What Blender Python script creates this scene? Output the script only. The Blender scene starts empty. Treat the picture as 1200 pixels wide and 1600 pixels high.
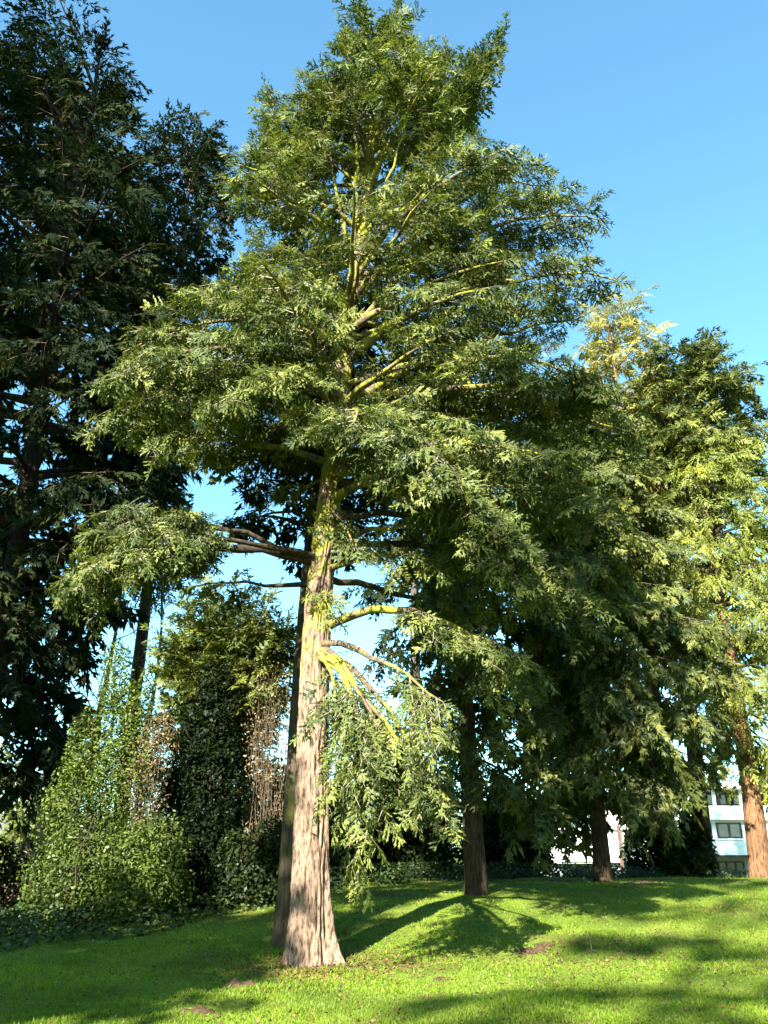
import bpy, math, random
import numpy as np
from mathutils import Vector, noise
PI = math.pi
rnd = random.Random(7)
rng = np.random.default_rng(11)
scene = bpy.context.scene
C = scene.collection

# ---------------------------------------------------------------- camera
FOV_V = math.radians(62.0)
PITCH = math.radians(21.7)
CAM = Vector((0, 0, 1.6))
cd = bpy.data.cameras.new('camera')
cam = bpy.data.objects.new('camera', cd); C.objects.link(cam)
cd.sensor_fit = 'AUTO'; cd.lens = 36.0 / (2 * math.tan(FOV_V / 2))   # portrait: long side is the height
cd.clip_end = 4000
cam.location = CAM; cam.rotation_euler = (PI / 2 + PITCH, 0, 0)
scene.camera = cam

# ---------------------------------------------------------------- sky, sun, exposure
SUN_AZ = math.radians(204)      # clockwise from +Y: behind the camera, to its left
SUN_EL = math.radians(31)
w = bpy.data.worlds.new('World'); scene.world = w; w.use_nodes = True
nt = w.node_tree; nt.nodes.clear()
sky = nt.nodes.new('ShaderNodeTexSky'); sky.sky_type = 'NISHITA'; sky.sun_disc = False
sky.sun_elevation = SUN_EL; sky.sun_rotation = SUN_AZ
sky.air_density = 1.0; sky.dust_density = 0.8; sky.ozone_density = 0.5; sky.altitude = 0
bg = nt.nodes.new('ShaderNodeBackground'); bg.inputs[1].default_value = 0.070
wo = nt.nodes.new('ShaderNodeOutputWorld')
wb = nt.nodes.new('ShaderNodeMix'); wb.data_type = 'RGBA'; wb.blend_type = 'MULTIPLY'; wb.inputs[0].default_value = 1.0
wb.inputs[7].default_value = (.67, 1.12, 1.16, 1)      # the camera's cool white balance, the same over the whole sky
nt.links.new(sky.outputs[0], wb.inputs[6]); nt.links.new(wb.outputs[2], bg.inputs[0]); nt.links.new(bg.outputs[0], wo.inputs[0])
sl = bpy.data.lights.new('sun', 'SUN'); sl.energy = 5.0; sl.angle = math.radians(0.53); sl.color = (1.0, 0.94, 0.82)
so = bpy.data.objects.new('sun', sl); C.objects.link(so)
sdir = Vector((math.sin(SUN_AZ) * math.cos(SUN_EL), math.cos(SUN_AZ) * math.cos(SUN_EL), math.sin(SUN_EL)))
so.rotation_euler = sdir.to_track_quat('Z', 'Y').to_euler(); so.location = sdir * 80
scene.view_settings.view_transform = 'Standard'; scene.view_settings.look = 'None'
scene.view_settings.exposure = 2.50; scene.view_settings.gamma = 1; scene.view_settings.use_curve_mapping = False
scene.cycles.max_bounces = 6; scene.cycles.diffuse_bounces = 3; scene.cycles.transmission_bounces = 3

# ---------------------------------------------------------------- survey: photo pixel + distance -> metres
F = 800 / math.tan(FOV_V / 2); CP, SP = math.cos(PITCH), math.sin(PITCH)
def at(px, py, Y):
    u, v = (px - 600) / F, (800 - py) / F
    t = Y / (CP - v * SP)
    return Vector((t * u, Y, CAM.z + t * (SP + v * CP)))

# ---------------------------------------------------------------- helpers
def link(name, me, mat=None, parent=None):
    o = bpy.data.objects.new(name, me); C.objects.link(o)
    if mat: me.materials.append(mat)
    if parent: o.parent = parent
    return o
def tag(o, label, cat, group=None):
    o['label'] = label; o['category'] = cat
    if group: o['group'] = group
    return o
def thing(name, loc, label, cat, group=None):
    o = bpy.data.objects.new(name, None); C.objects.link(o); o.location = loc; o.empty_display_size = .3
    return tag(o, label, cat, group)
def mesh_np(name, verts, faces, smooth=False, attrs=None):
    """verts (N,3); faces (M,k) array of one polygon size"""
    verts = np.ascontiguousarray(verts, dtype=np.float32); faces = np.ascontiguousarray(faces, dtype=np.int32)
    me = bpy.data.meshes.new(name)
    n, m, k = len(verts), len(faces), faces.shape[1]
    me.vertices.add(n); me.vertices.foreach_set('co', verts.ravel())
    me.loops.add(m * k); me.loops.foreach_set('vertex_index', faces.ravel())
    me.polygons.add(m); me.polygons.foreach_set('loop_start', np.arange(0, m * k, k, dtype=np.int32))
    if smooth: me.polygons.foreach_set('use_smooth', np.ones(m, dtype=bool))
    if attrs:
        for a, val in attrs.items():
            at_ = me.attributes.new(a, 'FLOAT', 'POINT'); at_.data.foreach_set('value', np.ascontiguousarray(val, dtype=np.float32))
    me.update(calc_edges=True)
    return me
class MB:
    """collects boxes / quads in one mesh"""
    def __init__(s): s.v = []; s.f = []
    def box(s, x0, x1, y0, y1, z0, z1):
        b = len(s.v)
        s.v += [(x0,y0,z0),(x1,y0,z0),(x1,y1,z0),(x0,y1,z0),(x0,y0,z1),(x1,y0,z1),(x1,y1,z1),(x0,y1,z1)]
        s.f += [(b,b+3,b+2,b+1),(b+4,b+5,b+6,b+7),(b,b+1,b+5,b+4),(b+1,b+2,b+6,b+5),(b+2,b+3,b+7,b+6),(b+3,b,b+4,b+7)]
        return s
    def build(s, name, mat, parent=None):
        me = bpy.data.meshes.new(name); me.from_pydata(s.v, [], s.f); me.update()
        return link(name, me, mat, parent)

# ---------------------------------------------------------------- materials
def mat_new(name):
    m = bpy.data.materials.new(name); m.use_nodes = True
    t = m.node_tree; t.nodes.clear()
    return m, t, t.nodes.new('ShaderNodeOutputMaterial')
def N(t, kind, **kw):
    n = t.nodes.new('ShaderNode' + kind)
    for k, v in kw.items():
        if k in n.inputs: n.inputs[k].default_value = v
        else: setattr(n, k, v)
    return n
def ramp(t, src, stops):
    r = t.nodes.new('ShaderNodeValToRGB'); t.links.new(src, r.inputs[0])
    el = r.color_ramp.elements
    while len(el) < len(stops): el.new(0.5)
    for e, (p, c) in zip(el, stops): e.position = p; e.color = (*c, 1)
    return r.outputs[0]
def mixc(t, fac, a, b, mode='MIX'):
    m = t.nodes.new('ShaderNodeMix'); m.data_type = 'RGBA'; m.blend_type = mode
    for sock, val in ((m.inputs[0], fac), (m.inputs[6], a), (m.inputs[7], b)):
        if isinstance(val, (int, float)): sock.default_value = val
        elif isinstance(val, tuple): sock.default_value = (*val, 1)
        else: t.links.new(val, sock)
    return m.outputs[2]
def noise_n(t, scale, detail=3, stretch=None, rough=.55):
    tc = t.nodes.new('ShaderNodeTexCoord'); src = tc.outputs['Object']
    if stretch:
        mp = t.nodes.new('ShaderNodeMapping'); mp.inputs['Scale'].default_value = stretch
        t.links.new(src, mp.inputs[0]); src = mp.outputs[0]
    n = N(t, 'TexNoise', Scale=scale, Detail=detail, Roughness=rough); t.links.new(src, n.inputs['Vector'])
    return n.outputs[0]
def leaf_mat(name, dark, mid, light, trans=.30, gloss=.08, rough=.45, patch=.7):
    m, t, out = mat_new(name)
    a = t.nodes.new('ShaderNodeAttribute'); a.attribute_name = 'tint'
    c1 = ramp(t, a.outputs['Fac'], [(0, dark), (.5, mid), (1, light)])
    nz = noise_n(t, patch, 2)
    c2 = ramp(t, nz, [(.3, (.60, .64, .66)), (.7, (1.3, 1.25, 1.05))])
    col = mixc(t, 1.0, c1, c2, 'MULTIPLY')
    d = N(t, 'BsdfDiffuse'); tr = N(t, 'BsdfTranslucent'); g = N(t, 'BsdfGlossy', Roughness=rough)
    t.links.new(col, d.inputs[0]); t.links.new(mixc(t, 1.0, col, (1.25, 1.3, .7), 'MULTIPLY'), tr.inputs[0])
    g.inputs[0].default_value = (.9, .95, .9, 1)
    m1 = N(t, 'MixShader'); m1.inputs[0].default_value = trans
    t.links.new(d.outputs[0], m1.inputs[1]); t.links.new(tr.outputs[0], m1.inputs[2])
    m2 = N(t, 'MixShader'); m2.inputs[0].default_value = gloss
    t.links.new(m1.outputs[0], m2.inputs[1]); t.links.new(g.outputs[0], m2.inputs[2])
    t.links.new(m2.outputs[0], out.inputs[0])
    return m
def bark_mat(name, furrow, ridge, moss=None, moss_lo=.5, moss_hi=.65, moss_z=None, bump=.5, stretch=(9, 9, 1.6)):
    m, t, out = mat_new(name)
    n1 = noise_n(t, 2.4, 6, stretch, .65)
    col = ramp(t, n1, [(.36, furrow), (.47, tuple((a + b) / 2 for a, b in zip(furrow, ridge))), (.60, ridge)])
    big = ramp(t, noise_n(t, 1.1, 3), [(.3, (.75, .72, .7)), (.7, (1.15, 1.1, 1.05))])
    col = mixc(t, 1.0, col, big, 'MULTIPLY')
    if moss:
        f = ramp(t, noise_n(t, 2.2, 4), [(moss_lo, (0, 0, 0)), (moss_hi, (1, 1, 1))])
        if moss_z:
            tc = t.nodes.new('ShaderNodeTexCoord'); sx = t.nodes.new('ShaderNodeSeparateXYZ'); t.links.new(tc.outputs['Object'], sx.inputs[0])
            mr = N(t, 'MapRange'); mr.inputs[1].default_value = moss_z[0]; mr.inputs[2].default_value = moss_z[1]
            t.links.new(sx.outputs[2], mr.inputs[0])
            f = mixc(t, 1.0, f, mr.outputs[0], 'MULTIPLY')
        mc = ramp(t, noise_n(t, 14, 3), [(.3, tuple(x * .6 for x in moss)), (.7, moss)])
        col = mixc(t, f, col, mc)
    b = N(t, 'BsdfPrincipled', Roughness=.95); b.inputs['Specular IOR Level'].default_value = .15
    t.links.new(col, b.inputs['Base Color'])
    bp = N(t, 'Bump', Strength=bump, Distance=.06); t.links.new(n1, bp.inputs['Height']); t.links.new(bp.outputs[0], b.inputs['Normal'])
    t.links.new(b.outputs[0], out.inputs[0])
    return m
def plain_mat(name, col, rough=.7, var=.2, scale=3, spec=.3, bumpscale=None):
    m, t, out = mat_new(name)
    c = ramp(t, noise_n(t, scale, 4), [(.3, tuple(x * (1 - var) for x in col)), (.7, tuple(min(1, x * (1 + var)) for x in col))])
    b = N(t, 'BsdfPrincipled', Roughness=rough); b.inputs['Specular IOR Level'].default_value = spec
    t.links.new(c, b.inputs['Base Color'])
    if bumpscale:
        bp = N(t, 'Bump', Strength=.5, Distance=.03); t.links.new(noise_n(t, bumpscale, 5), bp.inputs['Height']); t.links.new(bp.outputs[0], b.inputs['Normal'])
    t.links.new(b.outputs[0], out.inputs[0])
    return m

M = {}
M['hemlock'] = leaf_mat('hemlock_foliage', (.014, .026, .006), (.082, .114, .022), (.235, .25, .068), gloss=.02, rough=.55)
M['hemlock_blue'] = leaf_mat('cool_foliage', (.016, .027, .006), (.072, .094, .019), (.19, .20, .050), gloss=.018, rough=.55)
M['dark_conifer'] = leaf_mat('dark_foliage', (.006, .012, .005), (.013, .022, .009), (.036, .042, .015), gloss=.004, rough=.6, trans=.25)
M['cedar'] = leaf_mat('yellow_green_foliage', (.07, .095, .012), (.15, .182, .022), (.25, .255, .04), gloss=.03, rough=.6)
M['golden'] = leaf_mat('pale_gold_foliage', (.14, .135, .03), (.26, .235, .055), (.36, .30, .09), gloss=.02, rough=.6)
M['yew'] = leaf_mat('olive_foliage', (.034, .050, .008), (.082, .105, .017), (.155, .17, .034), gloss=.025, rough=.6)
M['ivy'] = leaf_mat('ivy_leaves', (.015, .032, .008), (.034, .060, .015), (.075, .10, .03), trans=.2, gloss=.03, rough=.45)
M['laurel'] = leaf_mat('shrub_leaves', (.03, .054, .009), (.068, .10, .017), (.135, .16, .04), trans=.25, gloss=.015, rough=.5)
M['dry'] = leaf_mat('dry_leaves', (.09, .062, .034), (.16, .115, .068), (.25, .19, .12), trans=.3, gloss=.02)
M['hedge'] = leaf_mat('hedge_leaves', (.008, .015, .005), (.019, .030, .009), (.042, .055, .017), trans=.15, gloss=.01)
M['ivy_shaded'] = leaf_mat('shaded_ivy_leaves', (.003, .007, .003), (.008, .013, .005), (.018, .025, .009), trans=.1, gloss=.006)  # near-black copy of the ivy, the column's shade put into its colour
M['needle_litter'] = leaf_mat('fallen_leaves', (.06, .034, .016), (.12, .072, .034), (.21, .14, .075), trans=.1, gloss=.02)
MOSS = (.25, .245, .032)
M['bark_main'] = bark_mat('furrowed_bark', (.045, .029, .020), (.29, .212, .155), MOSS, .40, .56, (4.0, 5.8), bump=.7, stretch=(8, 8, 2.6))
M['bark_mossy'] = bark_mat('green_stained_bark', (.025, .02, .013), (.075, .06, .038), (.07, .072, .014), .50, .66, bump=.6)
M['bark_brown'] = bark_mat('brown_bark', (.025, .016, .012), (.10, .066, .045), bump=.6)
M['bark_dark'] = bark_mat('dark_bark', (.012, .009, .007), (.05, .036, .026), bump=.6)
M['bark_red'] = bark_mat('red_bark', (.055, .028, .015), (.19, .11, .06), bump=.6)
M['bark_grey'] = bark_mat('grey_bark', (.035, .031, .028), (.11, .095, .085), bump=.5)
M['limb_moss'] = bark_mat('mossy_limb', (.05, .04, .028), (.15, .12, .085), MOSS, .43, .57, bump=.4, stretch=(6, 6, 6))
M['limb_dark'] = bark_mat('dark_limb', (.02, .016, .012), (.07, .055, .04), (.085, .09, .015), .55, .68, bump=.3, stretch=(6, 6, 6))
M['twig'] = plain_mat('twig_bark', (.10, .078, .05), .9, .35, 6, .1)
M['twig_pale'] = plain_mat('pale_twig', (.20, .165, .125), .9, .25, 6, .1)

# ---------------------------------------------------------------- terrain
ctrl = [at(0,1600,9.9), at(600,1600,9.85), at(1200,1600,9.8), at(482,1506,14.5), at(-150,1500,15.2), at(60,1478,16.0), at(420,1404,20.0), at(742,1398,22.0),
        at(1000,1374,26.0), at(1195,1374,24.5), at(600,1378,25.0), at(1300,1420,19.0), at(880,1450,17.6)]
ctrl = [tuple(p) for p in ctrl] + [(0,0,0),(-12,0,.0),(12,0,.1),(-12,-14,0),(12,-14,0),(-12,24,-.55),(-20,36,-1.0),(-4,34,.3),(12,36,-.1),(24,34,-.2),(8,52,-1.5),(28,52,-1.5),(-14,52,-1.3),(40,20,.6),(-30,12,-.5),(8,70,-1.5),(40,70,-1.5),(-40,70,-1.4)]
ca = np.array(ctrl)
def tps(r): return np.where(r > 1e-9, r * r * np.log(np.maximum(r, 1e-9)), 0)
n_ = len(ca); K = tps(np.linalg.norm(ca[:, None, :2] - ca[None, :, :2], axis=2)) + np.eye(n_) * 2.0
Pm = np.hstack([np.ones((n_, 1)), ca[:, :2]])
A_ = np.vstack([np.hstack([K, Pm]), np.hstack([Pm.T, np.zeros((3, 3))])])
sol = np.linalg.solve(A_, np.concatenate([ca[:, 2], np.zeros(3)]))
def ground_np(x, y):
    x = np.asarray(x, float); y = np.asarray(y, float)
    q = np.stack([x, y], -1); r = np.linalg.norm(q[..., None, :] - ca[:, :2], axis=-1)
    z = tps(r) @ sol[:n_] + sol[n_] + sol[n_+1] * x + sol[n_+2] * y
    d = np.hypot(x, y - 20); f = np.clip((d - 42) / 30, 0, 1); f = f * f * (3 - 2 * f)
    near = np.clip((34 - d) / 8, 0, 1)
    z = z + near * (.022 * np.sin(x * 1.9 + 1.3 * np.sin(y * .9)) + .018 * np.sin(y * 2.3 + x * .7))
    return z * (1 - f) + -1.5 * f
def gz(x, y): return float(ground_np(np.array([x]), np.array([y]))[0])
def axis_pts(lo, hi, step, far):
    a = list(np.arange(lo, hi + 1e-6, step)); s, x = step, hi
    up = []
    while x < far: s *= 1.22; x += s; up.append(x)
    s, x, dn = step, lo, []
    while x > -far: s *= 1.22; x -= s; dn.append(x)
    return np.array(dn[::-1] + a + up)
gx, gy = axis_pts(-16, 18, .3, 2500), axis_pts(6, 34, .3, 2500)
GX, GY = np.meshgrid(gx, gy); GZ = ground_np(GX.ravel(), GY.ravel())
idx = np.arange(GX.size).reshape(GX.shape)
gf = np.stack([idx[:-1, :-1], idx[:-1, 1:], idx[1:, 1:], idx[1:, :-1]], -1).reshape(-1, 4)
m, t, out = mat_new('lawn_ground')
c = ramp(t, noise_n(t, .9, 5), [(.30, (.075, .110, .013)), (.52, (.125, .185, .020)), (.72, (.18, .21, .032))])
c = mixc(t, ramp(t, noise_n(t, .55, 6, None, .7), [(.52, (0, 0, 0)), (.66, (.85, .85, .85))]), c, (.085, .055, .024))
c = mixc(t, ramp(t, noise_n(t, 22, 3), [(.35, (.35, .35, .35)), (.6, (0, 0, 0))]), c, (.026, .03, .008))
b = N(t, 'BsdfPrincipled', Roughness=.95); b.inputs['Specular IOR Level'].default_value = .1
t.links.new(c, b.inputs['Base Color'])
bp = N(t, 'Bump', Strength=.8, Distance=.05); t.links.new(noise_n(t, 18, 5), bp.inputs['Height']); t.links.new(bp.outputs[0], b.inputs['Normal'])
t.links.new(b.outputs[0], out.inputs[0]); M['lawn'] = m
go = link('ground', mesh_np('ground', np.stack([GX.ravel(), GY.ravel(), GZ], 1), gf, True), M['lawn']); go['kind'] = 'structure'
# edge of the planted border (ivy beyond it)
BX = np.array([-30, -7.4, -4.2, -2.6, -.6, 1.6, 4.5, 9, 30]); BY = np.array([11.0, 14.7, 16.7, 18.9, 22.8, 25.2, 27.3, 28.4, 30])
def border(x): return np.interp(x, BX, BY)

# ---------------------------------------------------------------- tubes
def tube(path, radii, sides=8, name='limb', mat=None, parent=None, off=Vector((0, 0, 0)), rough=0.0, data=False):
    P = np.array([tuple(p) for p in path], float); R = np.array(radii, float)
    T = np.gradient(P, axis=0); T /= np.linalg.norm(T, axis=1)[:, None] + 1e-9
    ref = np.array([0, 0, 1.]) if abs(T[0, 2]) < .9 else np.array([1., 0, 0])
    vs = []
    for i in range(len(P)):
        a = np.cross(T[i], ref); a /= np.linalg.norm(a) + 1e-9; b_ = np.cross(T[i], a)
        th = np.linspace(0, 2 * PI, sides, endpoint=False)
        rr = R[i] * (1 + rough * rng.standard_normal(sides))
        vs.append(P[i] + np.cos(th)[:, None] * a * rr[:, None] + np.sin(th)[:, None] * b_ * rr[:, None])
        ref = np.cross(a, T[i]) * -1 if False else ref
    V = np.concatenate(vs); n = len(P)
    i, j = np.meshgrid(np.arange(n - 1), np.arange(sides), indexing='ij')
    j2 = (j + 1) % sides
    Fq = np.stack([i * sides + j, i * sides + j2, (i + 1) * sides + j2, (i + 1) * sides + j], -1).reshape(-1, 4)
    if data: return V, Fq
    return link(name, mesh_np(name, V - np.array(off), Fq, True), mat, parent)
def bark_trunk(path, radii, sides, rows, flare, lobes, depth, name, mat, parent, off, seed=0):
    """a stem with furrowed bark and a root flare; path/radii are resampled to rows rings, denser near the ground"""
    P = np.array([tuple(p) for p in path], float); L = np.concatenate([[0], np.cumsum(np.linalg.norm(np.diff(P, axis=0), axis=1))])
    s = (np.linspace(0, 1, rows) ** 1.5) * L[-1]
    # smooth path
    Q = np.stack([np.interp(s, L, P[:, k]) for k in range(3)], 1)
    for _ in range(3): Q[1:-1] = (Q[:-2] + 2 * Q[1:-1] + Q[2:]) / 4
    R = np.interp(s, L, radii); th = np.linspace(0, 2 * PI, sides, endpoint=False)
    TH, S = np.meshgrid(th, s); RR = np.repeat(R[:, None], sides, 1)
    fl = flare * np.exp(-S / .38)
    lob = np.zeros_like(RR)
    for (a, wd, am) in lobes: lob += am * np.exp(-(((TH - a + PI) % (2 * PI) - PI) / wd) ** 2)
    RR = RR * (1 + fl * (.45 + lob) + .35 * np.exp(-S / 1.6) * lob * .4)
    nz = np.zeros_like(RR)
    for i in range(rows):
        for j in range(sides):
            v = Vector((math.cos(th[j]) * 2.6 + seed, math.sin(th[j]) * 2.6, s[i] * .95))
            k = 1 - abs(noise.noise(v * 1.6)) * 2.2
            k += .5 * (1 - abs(noise.noise(Vector((v.x * 3.4, v.y * 3.4, v.z * 2.6)))) * 2.2)
            nz[i, j] = k
    RR += depth * (nz - .8) * np.minimum(1, R / R[0] + .1)[:, None]
    V = np.stack([Q[:, 0, None] + np.cos(TH) * RR, Q[:, 1, None] + np.sin(TH) * RR, np.repeat(Q[:, 2, None], sides, 1)], -1).reshape(-1, 3)
    i, j = np.meshgrid(np.arange(rows - 1), np.arange(sides), indexing='ij'); j2 = (j + 1) % sides
    Fq = np.stack([i * sides + j, i * sides + j2, (i + 1) * sides + j2, (i + 1) * sides + j], -1).reshape(-1, 4)
    return link(name, mesh_np(name, V - np.array(off), Fq, True), mat, parent)

# ---------------------------------------------------------------- foliage templates (unit length along +X, lying in XY)
def spray_template(seed, droop=.18, nside=8, sidelen=.40, leaf=.095, gap=.055, wide=.6, ang=52, fold=.0):
    r = random.Random(seed); tri = []
    def leafrow(p, d, length):
        n = max(2, int(length / gap)); nd = Vector((-d.y, d.x, 0))
        for i in range(n):
            q = p + d * (length * (i + .4) / n); sc = (1 - .45 * i / n)
            for sg in (1, -1):
                if r.random() < .12: continue
                l = leaf * sc * r.uniform(.6, 1.3); a = math.radians(r.uniform(24, 54))
                tip = q + (d * math.cos(a) + nd * sg * math.sin(a)) * l + Vector((0, 0, r.uniform(-.4, .22) * l))
                hb = gap * wide * r.uniform(.8, 1.2)
                tri.append((q - d * hb, q + d * hb, tip))
        e = p + d * length; tri.append((e - d * gap * .4 + nd * gap * .35, e - d * gap * .4 - nd * gap * .35, e + d * leaf * .8))
    for i in range(nside):
        x = .08 + .86 * i / nside
        for sg in (1, -1):
            if r.random() < .15: continue
            a = math.radians(ang * r.uniform(.6, 1.3)); xx = x + r.uniform(-.06, .06)
            l = (sidelen * (1 - x) ** .75 + .06) * r.uniform(.5, 1.3)
            leafrow(Vector((xx, 0, r.uniform(-.03, .03))), Vector((math.cos(a), sg * math.sin(a), r.uniform(-.45, .25))), l)
    leafrow(Vector((.55, 0, 0)), Vector((1, 0, 0)), .42)
    T = np.array([[tuple(p) for p in f] for f in tri], dtype=np.float32)
    rr = np.hypot(T[..., 0], T[..., 1] * 1.3)
    T[..., 2] -= droop * rr ** 2
    return T
TPL = {
    'fine': [spray_template(s, d, 6, .46, .105, .078, wide=.86) for s, d in ((1, .08), (2, .15), (3, .3), (4, .42), (5, .2), (6, .0), (7, .25), (8, .32))],
    'hemlock': [spray_template(s, d, 5, .44, .15, .105, wide=.75) for s, d in ((1, .12), (2, .2), (3, .35), (4, .5), (5, .25), (6, .1), (7, .3), (8, .4))],
    'weep': [spray_template(s, d, 5, .28, .15, .12, wide=.45, ang=38) for s, d in ((11, .1), (12, .25), (13, .2), (14, .05), (15, .3))],
    'cedar': [spray_template(s, d, 5, .36, .085, .095, wide=.55, ang=38) for s, d in ((21, .25), (22, .4), (23, .55), (24, .3))],
    'coarse': [spray_template(s, d, 3, .5, .30, .24, wide=.6) for s, d in ((31, .15), (32, .3), (33, .25))],
}
class Crown:
    def __init__(s): s.b = []; s.twigs = []
    def bough(s, p, d, ln, roll=.85, tint=None):
        d = d.normalized(); up = Vector((0, 0, 1)) if abs(d.z) < .93 else Vector((rnd.uniform(-1, 1), rnd.uniform(-1, 1), .1))
        side = up.cross(d).normalized(); n = d.cross(side)
        a = rnd.gauss(0, roll); side, n = side * math.cos(a) + n * math.sin(a), n * math.cos(a) - side * math.sin(a)
        s.b.append((p.x, p.y, p.z, d.x, d.y, d.z, side.x, side.y, side.z, n.x, n.y, n.z, ln, rnd.betavariate(2, 2.2) if tint is None else tint))
        s.twigs.append((p, p + d * ln * .55, .006 + .006 * ln))
    def bake(s, kind, name, mat, parent, off, twig_mat=None, keep_twigs=1.0):
        # sprays on the far side of the stem, or well to the side of the view, are built with fewer and larger leaflets
        B = np.array(s.b, dtype=np.float32); nf = len(TPL[kind]); tp = TPL[kind] + TPL['coarse']; ch = rng.integers(0, nf, len(B)); vs, ts = [], []
        far = (B[:, 1] > off[1] + (.9 if kind == 'fine' else .7)) | (np.abs(B[:, 0]) > .62 * np.hypot(B[:, 1], B[:, 2]) + 1)
        ch[far] = nf + rng.integers(0, 3, int(far.sum()))
        for k, T in enumerate(tp):
            b = B[ch == k]
            if not len(b): continue
            T3 = T.reshape(-1, 3); ln = b[:, 12][:, None, None]
            v = b[:, None, 0:3] + ln * (T3[None, :, 0:1] * b[:, None, 3:6] + T3[None, :, 1:2] * b[:, None, 6:9] + T3[None, :, 2:3] * b[:, None, 9:12])
            vs.append(v.reshape(-1, 3)); 
            tv = b[:, 13][:, None] + .16 * np.repeat(rng.standard_normal((len(b), len(T))), 3, axis=1)
            ts.append(np.clip(tv, 0, 1).ravel())
        V = np.concatenate(vs) - np.array(off, dtype=np.float32); Tn = np.concatenate(ts)
        o = link(name, mesh_np(name, V, np.arange(len(V)).reshape(-1, 3), attrs={'tint': Tn}), mat, parent); o['kind'] = 'stuff'
        nt_ = len(V)
        if twig_mat:
            tw = [q for q in s.twigs if rnd.random() < keep_twigs]
            a = np.array([tuple(q[0]) for q in tw]); e = np.array([tuple(q[1]) for q in tw]); r = np.array([q[2] for q in tw])[:, None]
            d = e - a; d /= np.linalg.norm(d, axis=1)[:, None] + 1e-9
            u = np.cross(d, [[.3, .1, .95]]); u /= np.linalg.norm(u, axis=1)[:, None] + 1e-9; w_ = np.cross(d, u)
            ring = [a + r * (u * math.cos(q) + w_ * math.sin(q)) for q in (0, 2.094, 4.189)] + [e + r * .4 * (u * math.cos(q) + w_ * math.sin(q)) for q in (0, 2.094, 4.189)]
            V = np.stack(ring, 1).reshape(-1, 3) - np.array(off); n = len(tw)
            base = (np.arange(n) * 6)[:, None, None]; q = np.array([[0, 1, 4, 3], [1, 2, 5, 4], [2, 0, 3, 5]])[None]
            o2 = link('twigs', mesh_np('twigs', V, (base + q).reshape(-1, 4)), twig_mat, parent); o2['kind'] = 'stuff'
        return nt_
def bez(p0, c, p1, n, jit=.0):
    out = []
    for i in range(n + 1):
        t_ = i / n; q = p0 * (1 - t_) ** 2 + c * 2 * t_ * (1 - t_) + p1 * t_ * t_
        if 0 < i: q = q + Vector((rnd.gauss(0, jit), rnd.gauss(0, jit), rnd.gauss(0, jit * .7)))
        out.append(q)
    return out
def interp_path(path, s):
    x = s * (len(path) - 1); i = min(int(x), len(path) - 2); f = x - i
    return path[i] * (1 - f) + path[i + 1] * f, (path[i + 1] - path[i]).normalized()
def dress(cr, path, f0, sec=1.2, step=.20, bl=.55, weep=.15, dens=1.3, wood=None, tintm=None):
    """leafy side shoots along a limb"""
    L = sum((path[i + 1] - path[i]).length for i in range(len(path) - 1))
    s = f0 * L; sg = 1
    while s < L:
        p, T = interp_path(path, s / L); S = T.cross(Vector((0, 0, 1)))
        S = S.normalized() if S.length > .05 else Vector((rnd.uniform(-1, 1), rnd.uniform(-1, 1), 0)).normalized()
        rel = (s / L - f0) / max(1e-6, 1 - f0)
        env = min(1, .45 + rel * 1.6) * (1 - .75 * max(0, rel - .35) / .65)
        l = max(.4, sec * env * rnd.uniform(.65, 1.2)); a = math.radians(rnd.uniform(42, 72))
        d = (T * math.cos(a) + S * sg * math.sin(a) + Vector((0, 0, rnd.uniform(-.55, .6) * .5 - weep * .5))).normalized()
        if l < .5: cr.bough(p, d, l * rnd.uniform(.9, 1.2), tint=tintm and tintm())
        else:
            e = p + d * l + Vector((0, 0, -weep * l * .7)); pp = bez(p, (p + d * l * .5 + Vector((0, 0, .04 * l))), e, 3, .02)
            cr.twigs.append((pp[0], pp[2], .014))
            q = .18; s2 = 1
            while q < 1:
                p2, T2 = interp_path(pp, q); S2 = T2.cross(Vector((0, 0, 1)))
                S2 = S2.normalized() if S2.length > .05 else S
                a2 = math.radians(rnd.uniform(35, 65))
                d2 = T2 * math.cos(a2) + S2 * s2 * math.sin(a2) + Vector((0, 0, rnd.uniform(-.5, .5) * .6 - weep * .55))
                cr.bough(p2, d2, bl * rnd.uniform(.55, 1.3), tint=tintm and tintm())
                s2 = -s2; q += .15 / l / dens * (bl / .5)
            cr.bough(pp[2], (pp[3] - pp[2]) + Vector((0, 0, -weep * .1)), bl * rnd.uniform(.8, 1.2), tint=tintm and tintm())
        sg = -sg; s += step / dens * rnd.uniform(.7, 1.3)
    p, T = interp_path(path, .985); cr.bough(p, T, bl * 1.1)
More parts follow.
